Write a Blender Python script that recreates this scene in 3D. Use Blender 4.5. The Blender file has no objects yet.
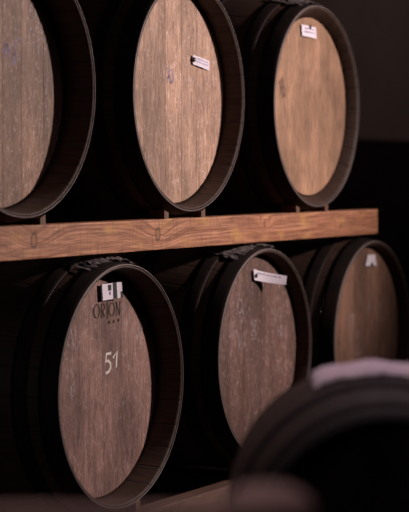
import bpy, bmesh, math, random
from mathutils import Vector, Matrix
random.seed(4)
sc = bpy.context.scene
col = sc.collection
EYE = 1.45

# ---------------------------------------------------------------- camera
cam_d = bpy.data.cameras.new('camera'); cam = bpy.data.objects.new('camera', cam_d); col.objects.link(cam)
cam_d.sensor_width = 36; cam_d.sensor_fit = 'AUTO'; cam_d.lens = 1950 / 512 * 36
cam_d.clip_start = 0.05
cam.location = (-3.935, -2.356, EYE)
YAW = -math.atan2(.88, .475)
cam.rotation_euler = (math.pi / 2 - math.atan(88 / 1950), 0, YAW)
cam_d.dof.use_dof = True; cam_d.dof.focus_distance = 4.72; cam_d.dof.aperture_fstop = 3.7
sc.camera = cam
FW = Vector((math.sin(-YAW), math.cos(-YAW), 0)); RT = Vector((FW.y, -FW.x, 0))
def away(X, Z, z=0): return Vector((-3.935, -2.356, 0)) + RT * X + FW * Z + Vector((0, 0, z))

# ---------------------------------------------------------------- light
w = bpy.data.worlds.new('world'); sc.world = w; w.use_nodes = True
w.node_tree.nodes['Background'].inputs[0].default_value = (.10, .07, .08, 1)
w.node_tree.nodes['Background'].inputs[1].default_value = .05
def aim(o, t): o.rotation_euler = (Vector(t) - o.location).to_track_quat('-Z', 'Y').to_euler()
def spot(name, loc, target, power, angle, blend, radius, colr):
    d = bpy.data.lights.new(name, 'SPOT'); d.energy = power; d.spot_size = math.radians(angle); d.spot_blend = blend
    d.shadow_soft_size = radius; d.color = colr
    o = bpy.data.objects.new(name, d); col.objects.link(o); o.location = loc; aim(o, target); return o
def area(name, loc, target, power, sx, sy, colr):
    d = bpy.data.lights.new(name, 'AREA'); d.shape = 'RECTANGLE'; d.size = sx; d.size_y = sy; d.energy = power; d.color = colr
    o = bpy.data.objects.new(name, d); col.objects.link(o); o.location = loc; aim(o, target); return o
spot('key_lamp', (2.0, -2.9, 2.45), (.50, 0, 1.70), 635, 54, 1.0, .08, (1, .84, .77))
area('overhead_fill', (.4, -1.6, 3.1), (.2, -.4, 0), 3.0, 1.6, .5, (1, .74, .86))  # weak overhead fill added to lift the dark hoops
spot('cloth_fill_spot', tuple(away(.35, 3.35, 3.1)), tuple(away(.30, 3.05, 1.15)), 60, 30, .8, .12, (1, .80, .88))  # added spot above the foreground cloth, only to brighten it
spot('rail_fill_spot', tuple(away(-.05, 2.05, 3.1)), tuple(away(.0, 1.62, 1.1)), 50, 34, 1, .12, (1, .76, .76))  # added spot that makes the near rail visible
area('wall_fill', (4.6, -.6, 3.1), (4.9, 1.3, 1.6), 9, .8, .3, (1, .80, .74))  # added fill for the back wall outside the key cone
area('side_fill', (-4.6, .45, 1.6), (0, .3, 1.2), 5, 1.2, 1.2, (1, .85, .9))  # added fill for the left sides of the barrels, not a window

sc.view_settings.view_transform = 'Standard'; sc.view_settings.look = 'None'
sc.view_settings.exposure = 0; sc.view_settings.gamma = 1; sc.view_settings.use_curve_mapping = False

# ---------------------------------------------------------------- node helpers
class NT:
    def __init__(s, name):
        s.m = bpy.data.materials.new(name); s.m.use_nodes = True; s.t = s.m.node_tree
        s.b = s.t.nodes['Principled BSDF']
    def n(s, kind, **k):
        q = s.t.nodes.new(kind)
        for a, v in k.items(): setattr(q, a, v)
        return q
    def put(s, sock, v):
        if isinstance(v, bpy.types.NodeSocket): s.t.links.new(v, sock)
        elif v is not None: sock.default_value = v
    def math(s, op, a, b=None, c=None, clamp=False):
        q = s.n('ShaderNodeMath', operation=op, use_clamp=clamp)
        for i, v in enumerate((a, b, c)): s.put(q.inputs[i], v)
        return q.outputs[0]
    def xyz(s):
        tc = s.n('ShaderNodeTexCoord'); sp = s.n('ShaderNodeSeparateXYZ'); s.t.links.new(tc.outputs['Object'], sp.inputs[0])
        return sp.outputs
    def vec(s, x, y, z):
        q = s.n('ShaderNodeCombineXYZ')
        for i, v in enumerate((x, y, z)): s.put(q.inputs[i], v)
        return q.outputs[0]
    def noise(s, v, scale=1, detail=3, rough=.5, dist=0):
        q = s.n('ShaderNodeTexNoise'); s.put(q.inputs['Vector'], v); q.inputs['Scale'].default_value = scale
        q.inputs['Detail'].default_value = detail; q.inputs['Roughness'].default_value = rough; q.inputs['Distortion'].default_value = dist
        return q.outputs[0]
    def ramp(s, f, stops):
        q = s.n('ShaderNodeValToRGB'); s.put(q.inputs[0], f); e = q.color_ramp.elements
        while len(e) < len(stops): e.new(.5)
        for el, (p, c) in zip(e, stops): el.position = p; el.color = (*c, 1) if len(c) == 3 else c
        return q.outputs[0]
    def mix(s, f, a, b, mode='MIX'):
        q = s.n('ShaderNodeMix', data_type='RGBA', blend_type=mode)
        s.put(q.inputs[0], f)
        for i, v in ((6, a), (7, b)):
            if isinstance(v, tuple) and len(v) == 3: v = (*v, 1)
            s.put(q.inputs[i], v)
        return q.outputs[2]
    def step(s, v, lo, hi):
        q = s.n('ShaderNodeMapRange'); s.put(q.inputs[0], v); q.inputs[1].default_value = lo; q.inputs[2].default_value = hi
        return q.outputs[0]
    def done(s, c, rough=.6, bump=None, dist=.002, strength=.5, metal=0, spec=.5):
        s.put(s.b.inputs['Base Color'], (*c, 1) if isinstance(c, tuple) and len(c) == 3 else c)
        s.put(s.b.inputs['Roughness'], rough); s.b.inputs['Metallic'].default_value = metal
        s.b.inputs['Specular IOR Level'].default_value = spec
        if bump is not None:
            q = s.n('ShaderNodeBump'); q.inputs['Strength'].default_value = strength; q.inputs['Distance'].default_value = dist
            s.put(q.inputs['Height'], bump); s.t.links.new(q.outputs[0], s.b.inputs['Normal'])
        return s.m

def head_mat(name, base, dark, pale, stain=0.0, stain_col=(.07, .035, .03), seed=0, fleck=.35, tones=.45):
    """vertical oak boards: fine pores, cathedral figure, pale ray flecks, blotches"""
    k = NT(name); x, y, z = k.xyz()
    at = k.n('ShaderNodeAttribute', attribute_name='tone').outputs['Fac']
    off = k.math('MULTIPLY', at, 37.0 + seed)
    xs = k.math('ADD', x, off)
    warp = k.noise(k.vec(k.math('MULTIPLY', xs, 5), seed, k.math('MULTIPLY', z, 2.2)), 1, 2)
    xw = k.math('ADD', xs, k.math('MULTIPLY', warp, .05))
    fig = k.noise(k.vec(k.math('MULTIPLY', xw, 70), seed, k.math('MULTIPLY', z, 2.5)), 1, 3, .6)
    pore = k.noise(k.vec(k.math('MULTIPLY', xw, 230), seed, k.math('MULTIPLY', z, 22)), 1, 4, .7)
    blot = k.noise(k.vec(k.math('MULTIPLY', x, 7), seed * 1.7, k.math('MULTIPLY', z, 4)), 1, 4, .6)
    c = k.mix(k.step(fig, .3, .7), dark, base)
    c = k.mix(k.math('MULTIPLY', k.step(pore, .56, .34), .85), c, tuple(v * .38 for v in dark))
    ray = k.noise(k.vec(k.math('MULTIPLY', xs, 110), seed + 3, k.math('MULTIPLY', z, 60)), 1, 3, .6, 1.5)
    c = k.mix(k.math('MULTIPLY', k.step(ray, .55, .68), fleck * 1.5), c, pale)
    tone = k.math('ADD', k.math('MULTIPLY', at, tones), 1.0 - tones * .5)
    c = k.mix(1.0, c, k.vec(tone, tone, tone), 'MULTIPLY')
    bl = k.math('ADD', k.math('MULTIPLY', k.step(blot, .32, .68), .75), .58)
    c = k.mix(1.0, c, k.vec(bl, bl, k.math('MULTIPLY', bl, 1.0)), 'MULTIPLY')
    if stain:
        st = k.noise(k.vec(k.math('MULTIPLY', x, 22), seed + 8, k.math('MULTIPLY', z, 3)), 1, 3, .6)
        c = k.mix(k.math('MULTIPLY', k.step(st, .48, .66), stain), c, stain_col)
    h = k.math('ADD', k.math('MULTIPLY', pore, .6), fig)
    return k.done(c, .62, h, .0012, .45, spec=.35)

def stave_mat(name, c1, c2, n=28, zc=.348):
    k = NT(name); x, y, z = k.xyz(); zz = k.math('SUBTRACT', z, zc)
    a = k.math('MULTIPLY', k.math('ARCTAN2', zz, x), n / (2 * math.pi))
    fr = k.math('FRACT', a); idx = k.math('FLOOR', a)
    seam = k.math('MINIMUM', fr, k.math('SUBTRACT', 1.0, fr))
    g = k.noise(k.vec(k.math('MULTIPLY', a, 7), k.math('MULTIPLY', y, 3), idx), 1, 4, .6)
    fine = k.noise(k.vec(k.math('MULTIPLY', x, 160), k.math('MULTIPLY', y, 20), k.math('MULTIPLY', z, 160)), 1, 3, .6)
    c = k.mix(k.step(g, .3, .7), c1, c2)
    c = k.mix(k.math('MULTIPLY', k.step(fine, .6, .4), .5), c, tuple(v * .45 for v in c1))
    c = k.mix(k.step(seam, .03, .0), c, tuple(v * .2 for v in c1))
    h = k.math('ADD', k.step(seam, 0, .05), k.math('MULTIPLY', fine, .25))
    return k.done(c, .6, h, .002, .5, spec=.4)

def steel_mat(name, c=(.016, .011, .011), rough=.66):
    k = NT(name); x, y, z = k.xyz()
    q = k.noise(k.vec(x, y, z), 14, 5, .65); f = k.noise(k.vec(x, y, z), 160, 3, .6)
    cc = k.mix(k.step(q, .42, .65), c, (c[0] * 1.7, c[1] * 1.15, c[2] * 1.0))
    edge = k.step(k.math('ABSOLUTE', y), .95 / 2 - .0012, .95 / 2 - .0004)      # glint on the front hoop edge, painted in as paler steel
    cc = k.mix(edge, cc, (.19, .15, .15))
    return k.done(cc, k.math('ADD', k.math('MULTIPLY', q, .35), rough - .15), f, .0006, .4, metal=.6)

def beam_mat(name, knots, light, mid, dark, seed=0, sc_=1.0):
    """sawn pine along local X; growth rings bend round the knots"""
    k = NT(name); x, y, z = k.xyz()
    wob = k.noise(k.vec(k.math('MULTIPLY', x, 1.6), k.math('MULTIPLY', y, 5), k.math('MULTIPLY', z, 6)), 1, 1)
    fld = k.math('ADD', k.math('MULTIPLY', z, 130), k.math('MULTIPLY', wob, 5))
    fld = k.math('ADD', fld, k.math('MULTIPLY', y, 60))
    core = None; rims = []
    for (kx, kz, r) in knots:
        dx = k.math('MULTIPLY', k.math('SUBTRACT', x, kx), .42); dz = k.math('SUBTRACT', z, kz)
        d = k.math('SQRT', k.math('ADD', k.math('MULTIPLY', dx, dx), k.math('MULTIPLY', dz, dz)))
        e = k.math('EXPONENT', k.math('MULTIPLY', k.math('MULTIPLY', d, d), -1.0 / (r * 1.9) ** 2))
        fld = k.math('ADD', fld, k.math('MULTIPLY', e, 4.5))
        dd = k.math('SQRT', k.math('ADD', k.math('POWER', k.math('ABSOLUTE', k.math('SUBTRACT', x, kx)), 2.0), k.math('MULTIPLY', dz, k.math('MULTIPLY', dz, .6))))
        cc = k.step(dd, r * .60, r * .48); rim_ = k.math('SUBTRACT', 1.0, k.math('DIVIDE', k.math('ABSOLUTE', k.math('SUBTRACT', dd, r * .52)), r * .16), clamp=True)
        rims.append(rim_); core = cc if core is None else k.math('MAXIMUM', core, cc)
    ring = k.step(k.noise(k.vec(k.math('MULTIPLY', fld, 1.7), k.math('MULTIPLY', x, 1.5), seed), 1, 2, .5), .34, .64)
    fine = k.noise(k.vec(k.math('MULTIPLY', x, 9), k.math('MULTIPLY', y, 200), k.math('MULTIPLY', z, 190)), 1, 4, .7)
    saw = k.noise(k.vec(k.math('MULTIPLY', x, 130), seed, k.math('MULTIPLY', z, 14)), 1, 2, .5)
    big = k.noise(k.vec(k.math('MULTIPLY', x, 4.5), seed, k.math('MULTIPLY', z, 10)), 1, 4, .6)
    c = k.mix(k.math('POWER', ring, 1.2), light, mid)
    c = k.mix(k.math('MULTIPLY', k.step(fine, .58, .36), .75), c, dark)
    c = k.mix(k.math('MULTIPLY', k.step(saw, .54, .68), .40), c, dark)
    c = k.mix(k.math('MULTIPLY', k.step(big, .45, .72), .55), c, mid)
    yel = k.noise(k.vec(k.math('MULTIPLY', x, 9), seed + 4, k.math('MULTIPLY', z, 22)), 1, 2)
    c = k.mix(k.math('MULTIPLY', k.step(yel, .56, .72), .55), c, (light[0] * .95, light[1] * 1.05, light[2] * .55))
    if core is not None: c = k.mix(k.math('MULTIPLY', core, .8), c, (.26, .11, .05))
    for q_ in rims: c = k.mix(k.math('MULTIPLY', q_, .9), c, (.04, .015, .01))
    return k.done(c, .6, k.math('ADD', k.math('MULTIPLY', fine, .5), k.math('MULTIPLY', saw, .7)), .0015, .5, spec=.4)

def plain(name, c, rough=.7, metal=0, amp=.25, scale=30, bump=.0005, spec=.4):
    k = NT(name); x, y, z = k.xyz(); q = k.noise(k.vec(x, y, z), scale, 4, .6)
    cc = k.mix(k.step(q, .3, .7), tuple(v * (1 - amp) for v in c), tuple(min(1, v * (1 + amp)) for v in c))
    return k.done(cc, rough, q, bump, .5, metal=metal, spec=spec)

def chalk_mat(name, c, cover=.5):
    """worn marks: the stroke breaks up where the wood pores took no chalk"""
    k = NT(name); x, y, z = k.xyz()
    q = k.noise(k.vec(k.math('MULTIPLY', x, 260), 0.0, k.math('MULTIPLY', z, 120)), 1, 3, .7)
    k.done(c, .9)
    k.put(k.b.inputs['Alpha'], k.math('MULTIPLY', k.step(q, .56 - cover * .4, .66 - cover * .3), min(1, .5 + cover)))
    return k.m

M = {}
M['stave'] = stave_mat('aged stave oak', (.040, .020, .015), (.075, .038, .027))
M['stave_dark'] = stave_mat('dark stave oak', (.028, .016, .015), (.05, .03, .026))  # foreground staves: darker copy of the oak, shade put into the colour
M['steel'] = steel_mat('blackened hoop steel')
M['steel_matt'] = plain('shaded black hoop', (.012, .009, .009), .85, spec=.15)  # foreground hoops: shade put into a blacker, matt copy of the steel
M['tag'] = plain('tag paper', (.72, .64, .74), .75, amp=.06, scale=60)
M['ink'] = plain('faded ink', (.22, .17, .30), .8)
M['black'] = plain('black ink and iron', (.012, .010, .012), .5)
M['brand'] = chalk_mat('burnt brand mark', (.035, .014, .010), .75)
M['brand_faint'] = chalk_mat('faint burnt brand mark', (.08, .04, .03), .15)
M['chalk'] = chalk_mat('white chalk', (.64, .56, .52), .75)
M['chalk_faint'] = chalk_mat('rubbed pale chalk', (.46, .37, .38), .30)
M['chalk_blue'] = chalk_mat('rubbed violet chalk', (.36, .28, .46), .35)
M['film'] = plain('dusty torn film', (.13, .105, .11), .6, amp=.5, scale=70)
M['chock'] = plain('raw wedge wood', (.12, .06, .04), .7, amp=.3, scale=60)
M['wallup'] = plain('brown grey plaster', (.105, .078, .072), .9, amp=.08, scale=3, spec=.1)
M['walllow'] = plain('near black plaster', (.010, .006, .007), .95, amp=.2, scale=3, spec=.02)  # lower wall band in a near-black tone
M['ceil'] = plain('dark ceiling boards', (.03, .024, .022), .9, scale=5)
M['floor'] = plain('stained concrete floor', (.05, .04, .038), .8, scale=6)
M['frame'] = plain('black painted steel', (.015, .012, .012), .5, metal=.4)
M['rail'] = plain('weathered rail wood', (.26, .17, .16), .8, amp=.2, scale=12)

# ---------------------------------------------------------------- mesh helpers
def tag(o, label=None, cat=None, group=None, kind=None):
    for a, v in (('label', label), ('category', cat), ('group', group), ('kind', kind)):
        if v: o[a] = v
    return o
def link(name, bm, mat, parent=None, smooth=False, loc=None):
    me = bpy.data.meshes.new(name); bmesh.ops.recalc_face_normals(bm, faces=bm.faces[:]); bm.to_mesh(me); bm.free()
    me.materials.append(mat)
    if smooth:
        for p in me.polygons: p.use_smooth = True
    o = bpy.data.objects.new(name, me); col.objects.link(o)
    if parent: o.parent = parent
    if loc is not None: o.location = loc
    return o
def empty(name, loc, rz=0):
    o = bpy.data.objects.new(name, None); col.objects.link(o); o.location = loc; o.rotation_euler = (0, 0, rz); o.empty_display_size = .1
    return o
def box(bm, x0, x1, y0, y1, z0, z1, bev=0):
    g = bmesh.ops.create_cube(bm, size=1, matrix=Matrix.Translation(((x0 + x1) / 2, (y0 + y1) / 2, (z0 + z1) / 2)) @ Matrix.Diagonal((x1 - x0, y1 - y0, z1 - z0, 1)))
    if bev:
        es = list({e for v in g['verts'] for e in v.link_edges})
        bmesh.ops.bevel(bm, geom=es, offset=bev, segments=2, affect='EDGES', profile=.6)
    return bm
def ring_y(prof, zc, n=128, closed=True):
    """revolve (y, r) loop about the barrel axis (local Y at height zc)"""
    bm = bmesh.new(); rows = []
    for i in range(n):
        a = 2 * math.pi * i / n; rows.append([bm.verts.new((r * math.cos(a), y, zc + r * math.sin(a))) for y, r in prof])
    m = len(prof)
    for i in range(n):
        A, B = rows[i], rows[(i + 1) % n]
        for j in range(m if closed else m - 1):
            q = (j + 1) % m; bm.faces.new((A[j], B[j], B[q], A[q]))
    return bm
def ribbon(strokes, width, y, tip=None):
    """flat marks on the head, each stroke a polyline in (x, z); width may vary per point"""
    bm = bmesh.new()
    for st in strokes:
        pts = [Vector((p[0], p[1])) for p in st]; ws = [p[2] if len(p) > 2 else width for p in st]
        L = []; Rr = []
        for i, p in enumerate(pts):
            d = (pts[min(i + 1, len(pts) - 1)] - pts[max(i - 1, 0)])
            d = d.normalized() if d.length else Vector((1, 0)); nn = Vector((-d.y, d.x)) * ws[i] / 2
            L.append(bm.verts.new((p.x + nn.x, y, p.y + nn.y))); Rr.append(bm.verts.new((p.x - nn.x, y, p.y - nn.y)))
        for i in range(len(pts) - 1): bm.faces.new((L[i], L[i + 1], Rr[i + 1], Rr[i]))
    return bm
def arc(cx, cz, rx, rz, a0, a1, n=12, w=None):
    out = []
    for i in range(n + 1):
        a = math.radians(a0 + (a1 - a0) * i / n); p = (cx + rx * math.cos(a), cz + rz * math.sin(a))
        if w: p += (w[0] + (w[1] - w[0]) * abs(math.cos(a)),)
        out.append(p)
    return out

# ---------------------------------------------------------------- room
def struct(name, bm, mat): return tag(link(name, bm, mat), kind='structure')
X0, X1, Y0, Y1, ZC = -5.6, 7.2, -5.2, 1.35, 3.3
struct('floor', box(bmesh.new(), X0, X1, Y0, Y1, -.1, 0), M['floor'])
struct('ceiling', box(bmesh.new(), X0, X1, Y0, Y1, ZC, ZC + .1), M['ceil'])
struct('wall_back', box(bmesh.new(), X0, X1, Y1, Y1 + .1, 0, ZC), M['wallup'])
struct('wall_front', box(bmesh.new(), X0, X1, Y0 - .1, Y0, 0, ZC), M['wallup'])
struct('wall_left', box(bmesh.new(), X0 - .1, X0, Y0, Y1, 0, ZC), M['wallup'])
struct('wall_right', box(bmesh.new(), X1, X1 + .1, Y0, Y1, 0, ZC), M['wallup'])
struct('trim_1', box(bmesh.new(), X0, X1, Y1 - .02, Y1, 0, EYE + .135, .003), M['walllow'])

# ---------------------------------------------------------------- barrels
L = .95; RE, RB = .287, .345; ZB = .348; RH = .271
def rad(y):                               # y measured from the front rim
    t = (y - L / 2) / (L / 2); return RE + (RB - RE) * (1 - t * t)
HOOPS = [(-.0015, .048), (.074, .112), (.235, .275)]
HOOPS = HOOPS + [(L - b, L - a) for a, b in HOOPS[::-1]]
def body_bm(depth, rh):
    out = [(L * i / 28, rad(L * i / 28)) for i in range(29)]
    out[0] = (.003, rad(0)); out.insert(0, (0, RE - .003))
    prof = [(y - L / 2, r) for y, r in out]
    prof += [(L / 2, RE - .006), (L / 2 - .035, RH + .001), (L / 2 - .08, RH + .001)]
    prof += [(L * i / 10 - L / 2, rad(L * i / 10) - .026) for i in range(8, 1, -1)]
    w_ = rh + .005
    prof += [(-L / 2 + .115, w_), (-L / 2 + depth - .001, w_), (-L / 2 + min(.006, depth * .3), RE - .008), (-L / 2, RE - .0055)]
    return ring_y(prof, ZB, 140)
def hoop_bm(a, b):
    n = 4; ys = [a + (b - a) * i / n for i in range(n + 1)]
    o = [(ys[0] , rad(ys[0]) + .0022)] + [(y, rad(y) + .003) for y in ys[1:-1]] + [(ys[-1], rad(ys[-1]) + .0022)]
    o[0:1] = [(ys[0], rad(ys[0]) + .0018), (ys[0] + .0015, rad(ys[0]) + .0032)]
    i_ = [(y, rad(y) + .0002) for y in reversed(ys)]
    return ring_y([(y - L / 2, r) for y, r in o + i_], ZB, 140)
hoop_me = None
def head_bm(yf, seed, RH=.271, thick=.022, tilt=0.0, widths=None, g=.0005, tones=None):
    rr = random.Random(seed); bm = bmesh.new(); lay = bm.faces.layers.float.new('tone')
    x = -RH; edges = [x]
    while x < RH - .05:
        x += (widths.pop(0) if widths else rr.uniform(.075, .125)); edges.append(min(x, RH))
    if edges[-1] < RH: edges[-1] = RH
    for i in range(len(edges) - 1):
        a, b = edges[i], edges[i + 1]; a2, b2 = a + (g if i else 0), b - (g if i < len(edges) - 2 else 0)
        n = 14; xs = [a2 + (b2 - a2) * j / n for j in range(n + 1)]
        H = lambda q: math.sqrt(max(0, RH * RH - q * q))
        loop = [(q, -H(q)) for q in xs] + [(q, H(q)) for q in reversed(xs)]
        lp = []
        for p in loop:
            if not lp or (abs(p[0] - lp[-1][0]) + abs(p[1] - lp[-1][1])) > 1e-5: lp.append(p)
        if abs(lp[0][0] - lp[-1][0]) + abs(lp[0][1] - lp[-1][1]) < 1e-5: lp.pop()
        c, s = math.cos(tilt), math.sin(tilt); t = tones[i % len(tones)] if tones else rr.random(); fs = []
        F = [bm.verts.new((p[0] * c - p[1] * s, yf, ZB + p[0] * s + p[1] * c)) for p in lp]
        B = [bm.verts.new((v.co.x, yf + thick, v.co.z)) for v in F]
        fs.append(bm.faces.new(F)); fs.append(bm.faces.new(B[::-1]))
        for j in range(len(F)):
            q = (j + 1) % len(F); fs.append(bm.faces.new((F[j], B[j], B[q], F[q])))
        for f in fs: f[lay] = t
    # dark tongue behind the joints
    d = bmesh.ops.create_circle(bm, cap_ends=True, radius=RH - .002, segments=64, matrix=Matrix.Translation((0, yf + thick * .45, ZB)) @ Matrix.Rotation(math.pi / 2, 4, 'X'))
    return bm
def barrel(label, u, v, zc, depth, hmat, seed, group=None, rz=0, tilt=0.0, body='stave', widths=None, size=1.0, gap=.0005, tones=None, steel='steel', rh=.269):
    """u, v: where the front rim centre stands; zc its height"""
    ax = Vector((-math.sin(rz), math.cos(rz), 0))
    root = empty('barrel', Vector((u, v, zc - ZB * size)) + ax * L / 2 * size, rz); root.scale = (size,) * 3
    tag(root, label, 'barrel', group)
    link('stave_body', body_bm(depth, rh), M[body], root, True)
    h = link('barrel_head', head_bm(-L / 2 + depth, seed, rh, tilt=tilt, widths=widths, g=gap, tones=tones), hmat, root)
    link('back_head', head_bm(L / 2 - .06, seed + 50), hmat, root)
    for a, b in HOOPS:
        link('hoop', hoop_bm(a, b), M[steel], root, True)
    bg = bmesh.new(); bmesh.ops.create_cone(bg, cap_ends=True, segments=24, radius1=.026, radius2=.03, depth=.02, matrix=Matrix.Translation((0, 0, ZB + RB + .002)))
    link('bung', bg, M['chock'], root)
    root['y_head'] = -L / 2 + depth
    return root
SH = {}
def b_shift(b): return SH.get(b.name, (0, 0))
def mark(root, name, strokes, width, mat, label=None, lift=.0008):
    dx = b_shift(root)
    o = link(name, ribbon([[(p[0] + dx[0], p[1] + ZB + dx[1], *p[2:]) for p in s] for s in strokes], width, root['y_head'] - lift), mat, root)
    if label: o['label'] = label
    return o

UP, LO = EYE + .181, EYE - .517
hm_tl = head_mat('oak head ochre brown', (.29, .165, .118), (.18, .096, .064), (.50, .38, .36), 0, seed=1)
hm_tm = head_mat('oak head warm tan', (.50, .31, .23), (.29, .16, .11), (.62, .48, .45), 0, seed=2)
hm_tr = head_mat('oak head smooth reddish', (.40, .225, .145), (.31, .165, .10), (.52, .36, .28), .25, (.16, .09, .07), seed=3, fleck=.1, tones=.2)
hm_ll = head_mat('oak head brown mauve', (.29, .165, .145), (.185, .098, .080), (.44, .32, .32), 0, seed=4, fleck=.32, tones=.35)
hm_lm = head_mat('oak head wine stained', (.165, .092, .080), (.105, .054, .046), (.40, .28, .25), .55, (.085, .038, .022), seed=5, fleck=.35)
hm_lr = head_mat('oak head dusty brown', (.34, .18, .125), (.25, .13, .09), (.38, .26, .21), .2, (.10, .05, .04), seed=6, fleck=.15)
hm_fg = head_mat('oak head shaded wine', (.055, .025, .024), (.035, .016, .016), (.09, .05, .05), 0, seed=7, fleck=.1)  # foreground head is turned from the light; its shade is in this colour

b_tl = barrel('wooden barrel cut off by left edge of photo, on upper beam, scribbled head', -.388, 0, UP, .074, hm_tl, 11, widths=[.09, .10, .10, .075, .09], tones=[.5, .4, .5, .2, .75, .6])
b_tm = barrel('wooden barrel in middle of upper row with tan plank head and small pinned tag', .361, 0, UP, .052, hm_tm, 12, widths=[.121, .108, .082, .080, .080], tones=[.55, .12, .85, .75, .9, .5])
b_tr = barrel('wooden barrel at right end of upper row with smooth reddish head and square tag', 1.112, 0, UP - .006, .030, hm_tr, 13, widths=[.11, .10, .12, .10], size=.985, gap=.0002, rh=.256)
b_ll = barrel('wooden barrel on lower beam with number 51 chalked on its brown head', .028, 0, LO, .066, hm_ll, 14, tilt=.03, gap=.0003, widths=[.10, .09, .09, .09, .09], tones=[.4, .25, .85, .3, .5, .7])
b_lm = barrel('wooden barrel in middle of lower row, stained head with worn chalk numbers', .787, 0, LO + .016, .040, hm_lm, 15, gap=.0003, size=.975)
b_lr = barrel('dim wooden barrel at right end of lower row, above the blurred barrel', 1.515, 0, LO + .006, .033, hm_lr, 16)

for b_, d_ in ((b_tl, (-.035, .002)), (b_tm, (-.033, .008)), (b_tr, (-.024, .000)), (b_ll, (-.028, .009)), (b_lm, (-.035, .003)), (b_lr, (-.025, .003))): SH[b_.name] = d_
# ---- marks on the heads
# burnt brand lettering on the head of the barrel numbered 51
def stroke_letters(word, x, z, h, gap):
    S = []; t, T = h * .05, h * .17
    for ch in word:
        if ch == 'O':
            wd = h * .80; S.append(arc(x + wd / 2, z + h / 2, wd / 2, h / 2, 0, 360, 22, (t, T))); x += wd + gap
        elif ch == 'R':
            wd = h * .66; S.append([(x + wd * .2, z, T), (x + wd * .2, z + h, T)])
            S.append([(x + wd * .2, z + h, t)] + arc(x + wd * .45, z + h * .75, wd * .42, h * .25, 90, -90, 10, (t, T)) + [(x + wd * .2, z + h * .5, t)])
            S.append([(x + wd * .45, z + h * .5, T), (x + wd * .8, z + h * .08, T), (x + wd * .98, z, t)])
            S.append([(x, z, t), (x + wd * .4, z, t)]); S.append([(x, z + h, t), (x + wd * .3, z + h, t)]); x += wd + gap
        elif ch == 'I':
            x += gap * .5; wd = h * .20; S.append([(x + wd / 2, z - h * .16, T), (x + wd / 2, z + h * 1.08, T)])
            S.append([(x, z + h * 1.08, t), (x + wd, z + h * 1.08, t)]); x += wd + gap
        elif ch == 'N':
            wd = h * .74; S.append([(x + wd * .15, z, t * 1.4), (x + wd * .15, z + h, t * 1.4)]); S.append([(x + wd * .12, z + h, T), (x + wd * .86, z, T)])
            S.append([(x + wd * .86, z, t * 1.4), (x + wd * .86, z + h, t * 1.4)])
            for (cx, cz) in ((.15, 0), (.1, 1), (.86, 1)): S.append([(x + wd * cx - .003, z + h * cz, t), (x + wd * cx + .003, z + h * cz, t)])
            x += wd + gap
    return S
bz = .151
mark(b_ll, 'brand_lettering', stroke_letters('ORION', -.001, bz + .001, .032, .0046), .002, M['brand'], 'burnt dark serif lettering')
def star(cx, cz, r): return [[(cx + r * math.cos(a), cz + r * math.sin(a)), (cx - r * math.cos(a), cz - r * math.sin(a))] for a in (math.pi / 2, math.pi / 2 + 2.094, math.pi / 2 - 2.094)]
mark(b_ll, 'brand_stars', star(.068, .138, .0042) + star(.090, .138, .0042) + star(.111, .140, .0042), .0028, M['brand'])
rr = random.Random(9); fm = []
for (xa, xb, zz) in ((.03, .085, .112), (.045, .075, .096)):
    q = xa
    while q < xb:
        fm.append([(q, zz), (q + rr.uniform(-.001, .001), zz + .010)]); q += rr.uniform(.004, .008)
mark(b_ll, 'faint_brand_text', fm, .0022, M['brand_faint'])
mark(b_ll, 'chalk_number', [
    [(.078, .063), (.055, .062), (.053, .044), (.064, .046), (.074, .038), (.075, .028), (.067, .019), (.052, .016)],
    [(.086, .050), (.105, .066), (.101, .026)]], .0070, M['chalk'], 'chalked number 51')
def scribble(cx, cz, w_, h_, n, seed):
    q = random.Random(seed); out = []
    for i in range(n):
        x = cx + q.uniform(-w_, w_); z = cz + q.uniform(-h_, h_); r = q.uniform(.010, .024); a = q.uniform(0, 360)
        out.append(arc(x, z, r * .7, r, a, a + q.uniform(140, 300), 10))
    return out
mark(b_ll, 'chalk_scribble', scribble(-.100, .11, .02, .025, 4, 3) , .004, M['chalk_faint'])
mark(b_ll, 'chalk_loop', scribble(-.10, .01, .018, .02, 4, 13), .004, M['chalk_faint'])
mark(b_ll, 'chalk_smudge', scribble(.225, .14, .022, .035, 7, 8), .006, M['chalk_faint'])
def digits(text, x, z, h, gap=.006):
    P = {'5': [[(1, 1), (0, 1), (0, .55), (.7, .55), (1, .3), (.7, 0), (0, 0)]], '2': [[(0, .85), (.4, 1), (1, .8), (.8, .5), (0, 0), (1, 0)]],
         '9': [[(1, .6), (.4, .5), (0, .75), (.4, 1), (1, .9), (1, .5), (.7, 0)]], '3': [[(0, 1), (1, .95), (.4, .55), (1, .35), (.6, 0), (0, .05)]],
         'N': [[(0, 0), (0, 1), (1, 0), (1, 1)]], 'H': [[(0, 0), (0, 1)], [(0, .5), (1, .5)], [(1, 0), (1, 1)]], '4': [[(.7, 0), (.7, 1), (0, .35), (1, .35)]],
         'V': [[(0, 1), (.5, 0), (1, 1)]], 'A': [[(0, 0), (.5, 1), (1, 0)], [(.2, .4), (.8, .4)]]}
    out = []
    for c in text:
        w_ = h * .5
        for s in P[c]: out.append([(x + a * w_, z + b * h) for a, b in s])
        x += w_ + gap
    return out
mark(b_lm, 'chalk_number', digits('92', .012, .062, .026) + digits('32', .014, .034, .024), .0050, M['chalk_faint'], 'worn pale chalk digits')
mark(b_lm, 'chalk_letters', digits('N4', .165, .070, .034) + digits('H5', .185, .030, .030), .0058, M['chalk_faint'])
mark(b_lm, 'chalk_scribble', digits('NA', -.115, .048, .040), .0050, M['chalk_faint'])
mark(b_lm, 'chalk_letters', digits('VA', -.065, .005, .045), .0050, M['chalk_faint'])
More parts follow.
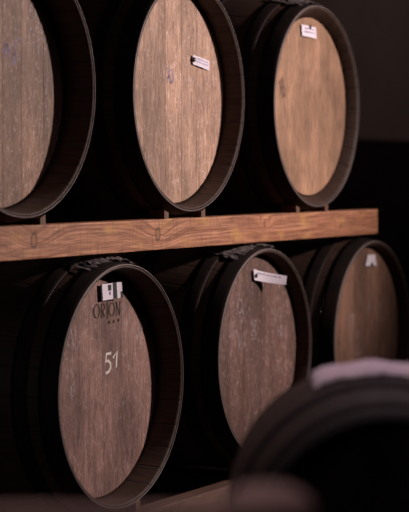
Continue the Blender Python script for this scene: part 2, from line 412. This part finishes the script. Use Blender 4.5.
mark(b_lm, 'chalk_smudge', scribble(-.06, .12, .02, .02, 3, 5), .0050, M['chalk_faint'])
mark(b_lr, 'chalk_scribble', scribble(-.05, .01, .03, .05, 5, 15) + digits('V4', .05, .07, .03) + digits('V', .14, .055, .035), .007, M['chalk_faint'])
mark(b_tl, 'chalk_scribble', scribble(.195, .12, .025, .055, 9, 21) , .0058, M['chalk_faint'])
mark(b_tl, 'chalk_stroke', [[(.235, .02), (.225, -.03), (.24, -.09)]], .0042, M['chalk_faint'])
mark(b_tl, 'violet_scribble', scribble(.05, .075, .025, .012, 4, 22) + scribble(.11, .06, .012, .025, 3, 23), .0045, M['chalk_blue'])
mark(b_tm, 'violet_scribble', scribble(.015, .04, .015, .02, 4, 41), .0040, M['chalk_blue'])
mark(b_tm, 'chalk_scribble', scribble(.15, .14, .05, .04, 4, 31), .0030, M['chalk_faint'])
# dark smudge on the right hand barrel of the upper row
M['smudge'] = chalk_mat('brown smudge', (.14, .08, .065), .3)
mark(b_tr, 'dark_smudge', [[(-.165, .072), (-.15, .045), (-.145, .02)]], .030, M['smudge'])

# ---------------------------------------------------------------- paper tags pinned to heads
def paper_tag(label, b, quad, lift=.004, curl=.0, hole=None, inkrows=2, extras=None):
    """quad: corners (x, z) tl, tr, br, bl on the head"""
    dx = b_shift(b); quad = [(q_[0] + dx[0], q_[1] + dx[1]) for q_ in quad]; yh = b['y_head']; W = Matrix.Translation(b.location) @ Matrix.Rotation(b.rotation_euler.z, 4, 'Z') @ Matrix.Diagonal((*b.scale, 1))
    cx = sum(q[0] for q in quad) / 4; cz = sum(q[1] for q in quad) / 4
    root = empty('paper_tag', W @ Vector((cx, yh - .001, cz + ZB))); root.rotation_euler = (0, 0, b.rotation_euler.z)
    tag(root, label, 'tag', None)
    Q = [Vector((q[0] - cx, 0, q[1] - cz)) for q in quad]
    def P(s, t, off=0):
        a = Q[3].lerp(Q[2], s); c = Q[0].lerp(Q[1], s); p = a.lerp(c, t)
        p.y = -lift - curl * s * s - .0012 * math.sin(s * 5) - off; return p
    bm = bmesh.new(); N, K = 12, 5
    for side, o in ((0, 0), (1, .0006)):
        G = [[bm.verts.new(P(i / N, j / K, o)) for j in range(K + 1)] for i in range(N + 1)]
        for i in range(N):
            for j in range(K): bm.faces.new((G[i][j], G[i + 1][j], G[i + 1][j + 1], G[i][j + 1]))
    link('tag_paper', bm, M['tag'], root)
    def band(name, s0, s1, t0, t1, mat, wig=False, off=.0012):
        bm = bmesh.new(); n = 8; A = [bm.verts.new(P(s0 + (s1 - s0) * i / n, t0, off)) for i in range(n + 1)]
        B = [bm.verts.new(P(s0 + (s1 - s0) * i / n, t1, off)) for i in range(n + 1)]
        for i in range(n): bm.faces.new((A[i], A[i + 1], B[i + 1], B[i]))
        return link(name, bm, mat, root)
    q = random.Random(len(label))
    bm = bmesh.new()
    for r in range(inkrows):
        s = .16; t = .68 - r * .30
        while s < .86:
            e = s + q.uniform(.04, .10); vs = [bm.verts.new(P(a, b_, .0012)) for a, b_ in ((s, t), (e, t + q.uniform(-.03, .03)), (e, t + .11), (s, t + .11))]
            bm.faces.new(vs); s = e + q.uniform(.02, .05)
    if inkrows: link('print', bm, M['ink'], root)
    else: bm.free()
    if hole:
        bm = bmesh.new(); p = P(*hole, .002)
        bmesh.ops.create_uvsphere(bm, u_segments=12, v_segments=8, radius=.0062, matrix=Matrix.Translation(p) @ Matrix.Diagonal((1, .5, 1, 1)))
        link('tack', bm, M['black'], root, True)
    for e in (extras or []): band(*e)
    return root
paper_tag('small white tag with clipped corner pinned to middle barrel of upper row', b_tm, [(.126, .100), (.216, .089), (.216, .064), (.126, .076)], hole=(.04, .52))
paper_tag('pale square tag near top of right barrel of upper row', b_tr, [(-.038, .232), (.058, .230), (.064, .198), (-.033, .201)], hole=(.55, .92))
paper_tag('crinkled white tag with black band above lettering on barrel 51', b_ll, [(.018, .231), (.098, .234), (.102, .196), (.022, .192)], lift=.006, curl=.012, inkrows=0,
          extras=[('dark_edge', 0, .07, 0, 1, M['black']), ('black_band', .60, .78, 0, 1, M['black']), ('printed_emblem', .36, .52, .55, .92, M['black']), ('printed_emblem', .40, .48, .28, .5, M['ink']), ('dark_edge', .93, 1, .0, .4, M['black'])])
tg = paper_tag('folded pale tag sticking out from middle barrel of lower row', b_lm, [(.018, .230), (.112, .208), (.106, .184), (.022, .200)], lift=.006, curl=.055, inkrows=1, hole=(.10, .45))
paper_tag('small white tag on dim right end barrel of lower row', b_lr, [(.040, .243), (.098, .243), (.110, .208), (.022, .210)], hole=(.5, .12), inkrows=0)

# ---------------------------------------------------------------- beams
BF, BT = .014, .066                                  # beam front face and depth
dz = rad(.064) + .0032
up_top, lo_top = UP - dz - .002, LO - dz - .015
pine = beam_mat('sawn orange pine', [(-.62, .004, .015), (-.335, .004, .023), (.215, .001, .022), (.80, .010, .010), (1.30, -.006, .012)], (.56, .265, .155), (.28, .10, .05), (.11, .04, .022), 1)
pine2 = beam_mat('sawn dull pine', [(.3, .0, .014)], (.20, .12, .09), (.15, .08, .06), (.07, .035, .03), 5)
def beam(label, x0, x1, y0, y1, top, h, mat, group=None):
    cx = 0; o = link('wooden_beam', box(bmesh.new(), x0, x1, -(y1 - y0) / 2, (y1 - y0) / 2, -h / 2, h / 2, .003), mat, None, False, (cx, (y0 + y1) / 2, top - h / 2))
    return tag(o, label, 'beam', group)
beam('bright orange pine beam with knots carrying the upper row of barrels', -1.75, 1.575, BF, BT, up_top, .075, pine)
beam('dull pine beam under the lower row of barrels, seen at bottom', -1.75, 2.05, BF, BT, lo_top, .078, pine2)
beam('rear beam under back ends of the upper row of barrels', -1.75, 1.575, L - BT, L - BF, up_top, .078, pine2)
beam('rear beam under back ends of the lower row of barrels', -1.75, 2.05, L - BT, L - BF, lo_top, .078, pine2)
# steel frame carrying the beams
fr = empty('rack_frame', (0, L / 2, 0)); tag(fr, 'black steel frame holding the beams behind the barrels', 'rack')
for px in (-.80, .40, 1.15):
    link('post', box(bmesh.new(), px - .02, px + .02, L / 2 + .03, L / 2 + .07, 0, up_top - .02, .002), M['frame'], fr)
    for t in (up_top, lo_top):
        link('crossbar', box(bmesh.new(), px - .02, px + .02, -L / 2 + BT + .001, L / 2 - BT - .001, t - .078, t - .055, .002), M['frame'], fr)
        link('bracket', box(bmesh.new(), px - .02, px + .02, L / 2 - BT + .001, L / 2 + .029, t - .085, t - .0785, .001), M['frame'], fr)

# wooden chocks either side of each barrel's contact with the beam
def chock(b, top, side, who):
    ya, yb = BF + .004, BT - .004; R0 = (rad(.05) + .004) * b.scale[0]; zc = b.location.z + ZB * b.scale[0]
    bm = bmesh.new(); xa, xb = .085 * side, .106 * side; H = lambda q: zc - top - math.sqrt(R0 * R0 - q * q) - .0015
    pts = [(xa, 0), (xb, 0), (xb, H(xb)), (xa, H(xa))]
    A = [bm.verts.new((p[0] - (xa + xb) / 2, ya - (ya + yb) / 2, p[1])) for p in pts]; B = [bm.verts.new((v.co.x, yb - (ya + yb) / 2, v.co.z)) for v in A]
    bm.faces.new(A); bm.faces.new(B[::-1])
    for j in range(4): bm.faces.new((A[j], B[j], B[(j + 1) % 4], A[(j + 1) % 4]))
    o = link('wedge', bm, M['chock'], None, False, (b.location.x + (xa + xb) / 2, (ya + yb) / 2, top))
    tag(o, 'small wooden wedge %s of the contact point under %s' % ('left' if side < 0 else 'right', who), 'wedge', 'wedges under the barrels')
for b_, t, who in ((b_tl, up_top, 'cut off left barrel, upper row'), (b_tm, up_top, 'middle barrel of upper row'), (b_tr, up_top, 'right barrel of upper row'),
                   (b_ll, lo_top, 'barrel marked 51'), (b_lm, lo_top, 'middle barrel of lower row'), (b_lr, lo_top, 'right barrel of lower row')):
    for s in (-1, 1): chock(b_, t, s, who)

# torn dusty scraps lying on the top hoops
def scrap(label, b, a0, a1, y0, y1, seed):
    q = random.Random(seed); bm = bmesh.new(); N, K = 26, 9; G = []
    for i in range(N + 1):
        row = []; a = math.radians(a0 + (a1 - a0) * i / N); e0 = q.uniform(0, .018); e1 = q.uniform(-.02, .0)
        for j in range(K + 1):
            y = y0 + e0 + (y1 + e1 - y0 - e0) * j / K; r = rad(max(0, y)) + .0045 + abs(q.gauss(0, .0022)) + .003 * abs(math.sin(i * 1.1 + j * .8))
            row.append(bm.verts.new((r * math.cos(a), y - L / 2, ZB + r * math.sin(a))))
        G.append(row)
    for i in range(N):
        for j in range(K):
            if (i < 4 or i > N - 5) and q.random() < .3: continue
            bm.faces.new((G[i][j], G[i + 1][j], G[i + 1][j + 1], G[i][j + 1]))
    o = link('torn_film_scrap', bm, M['film'], None, False, b.location.copy()); o.scale = b.scale
    sm = o.modifiers.new('thickness', 'SOLIDIFY'); sm.thickness = .0008; sm.offset = 1
    tag(o, label, 'scrap')
scrap('crumpled grey scrap of film on top of barrel marked 51', b_ll, 70, 112, .012, .10, 1)
scrap('crumpled grey scrap of film on top of middle barrel of lower row', b_lm, 72, 118, .010, .12, 2)
scrap('crumpled grey scrap of film on top of right barrel of upper row', b_tr, 68, 108, .010, .11, 3)

# ---------------------------------------------------------------- blurred foreground
FS = .66; p = away(.262, 2.70)
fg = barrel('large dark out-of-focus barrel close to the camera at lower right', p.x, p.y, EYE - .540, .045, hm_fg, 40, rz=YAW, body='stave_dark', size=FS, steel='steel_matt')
def cloth(label, b, a0, a1, y0, y1, seed):
    q = random.Random(seed); bm = bmesh.new(); N, K = 60, 14; G = []
    ph = [q.uniform(0, 6) for _ in range(6)]
    for i in range(N + 1):
        row = []; a = math.radians(a0 + (a1 - a0) * i / N); wv = .012 * math.sin(i * .2 + ph[0]) + .004 * math.sin(i * .6 + ph[1])
        for j in range(K + 1):
            t = j / K; y = y0 + (y1 - y0) * t + wv; lump = math.sin(math.pi * t) ** .5 * (.016 + .003 * math.sin(i * .3 + ph[2]) + .0012 * math.sin(i * 1.3 + j * .9))
            r = rad(y) + .0048 + lump * min(1, i / 3, (N - i) / 3); row.append(bm.verts.new((r * math.cos(a), y - L / 2, ZB + r * math.sin(a))))
        G.append(row)
    for i in range(N):
        for j in range(K): bm.faces.new((G[i][j], G[i + 1][j], G[i + 1][j + 1], G[i][j + 1]))
    o = link('folded_cloth', bm, M['cloth'], None, True, b.location.copy()); o.rotation_euler = b.rotation_euler; o.scale = b.scale
    sm = o.modifiers.new('thickness', 'SOLIDIFY'); sm.thickness = .0012; sm.offset = 1
    return tag(o, label, 'cloth')
M['cloth'] = plain('pale mauve cloth', (.74, .58, .64), .9, amp=.1, scale=40)
cloth('blurred pale pinkish cloth lying across the top of the foreground barrel', fg, 66, 115, .34, .56, 5)
# its low stand
st = empty('barrel_stand', tuple(away(.262, 2.70 + L * FS / 2)), YAW); tag(st, 'dark low stand under the blurred foreground barrel', 'stand')
zb = EYE - .540 - rad(.475) * FS - .004
for yy in (-.10, .06):
    link('cradle', box(bmesh.new(), -.16, .16, yy, yy + .045, zb - .08, zb, .003), M['frame'], st)
    for xx in (-.16, .115): link('leg', box(bmesh.new(), xx, xx + .045, yy, yy + .045, 0, zb - .08, .003), M['frame'], st)
# rail with a rounded post head, very close to the lens
rl = empty('hand_rail', tuple(away(-.12, 1.62)), YAW); tag(rl, 'blurred weathered wooden rail with rounded post along the bottom edge', 'rail')
rz0 = EYE - .284
link('rail_bar', box(bmesh.new(), -.75, .15, -.02, .02, rz0 - .05, rz0, .008), M['rail'], rl)
bm = bmesh.new(); n = 28; prof = [(.036, 0), (.036, rz0 - .012), (.040, rz0 - .006), (.040, rz0 + .000), (.034, rz0 + .010), (.022, rz0 + .017), (0.001, rz0 + .020)]
rows = [[bm.verts.new((.172 + r * math.cos(2 * math.pi * i / n), r * math.sin(2 * math.pi * i / n), z)) for r, z in prof] for i in range(n)]
for i in range(n):
    for j in range(len(prof) - 1): bm.faces.new((rows[i][j], rows[(i + 1) % n][j], rows[(i + 1) % n][j + 1], rows[i][j + 1]))
link('post', bm, M['rail'], rl, True)
link('post', box(bmesh.new(), -.70, -.64, -.019, .019, 0, rz0 - .05, .003), M['rail'], rl)
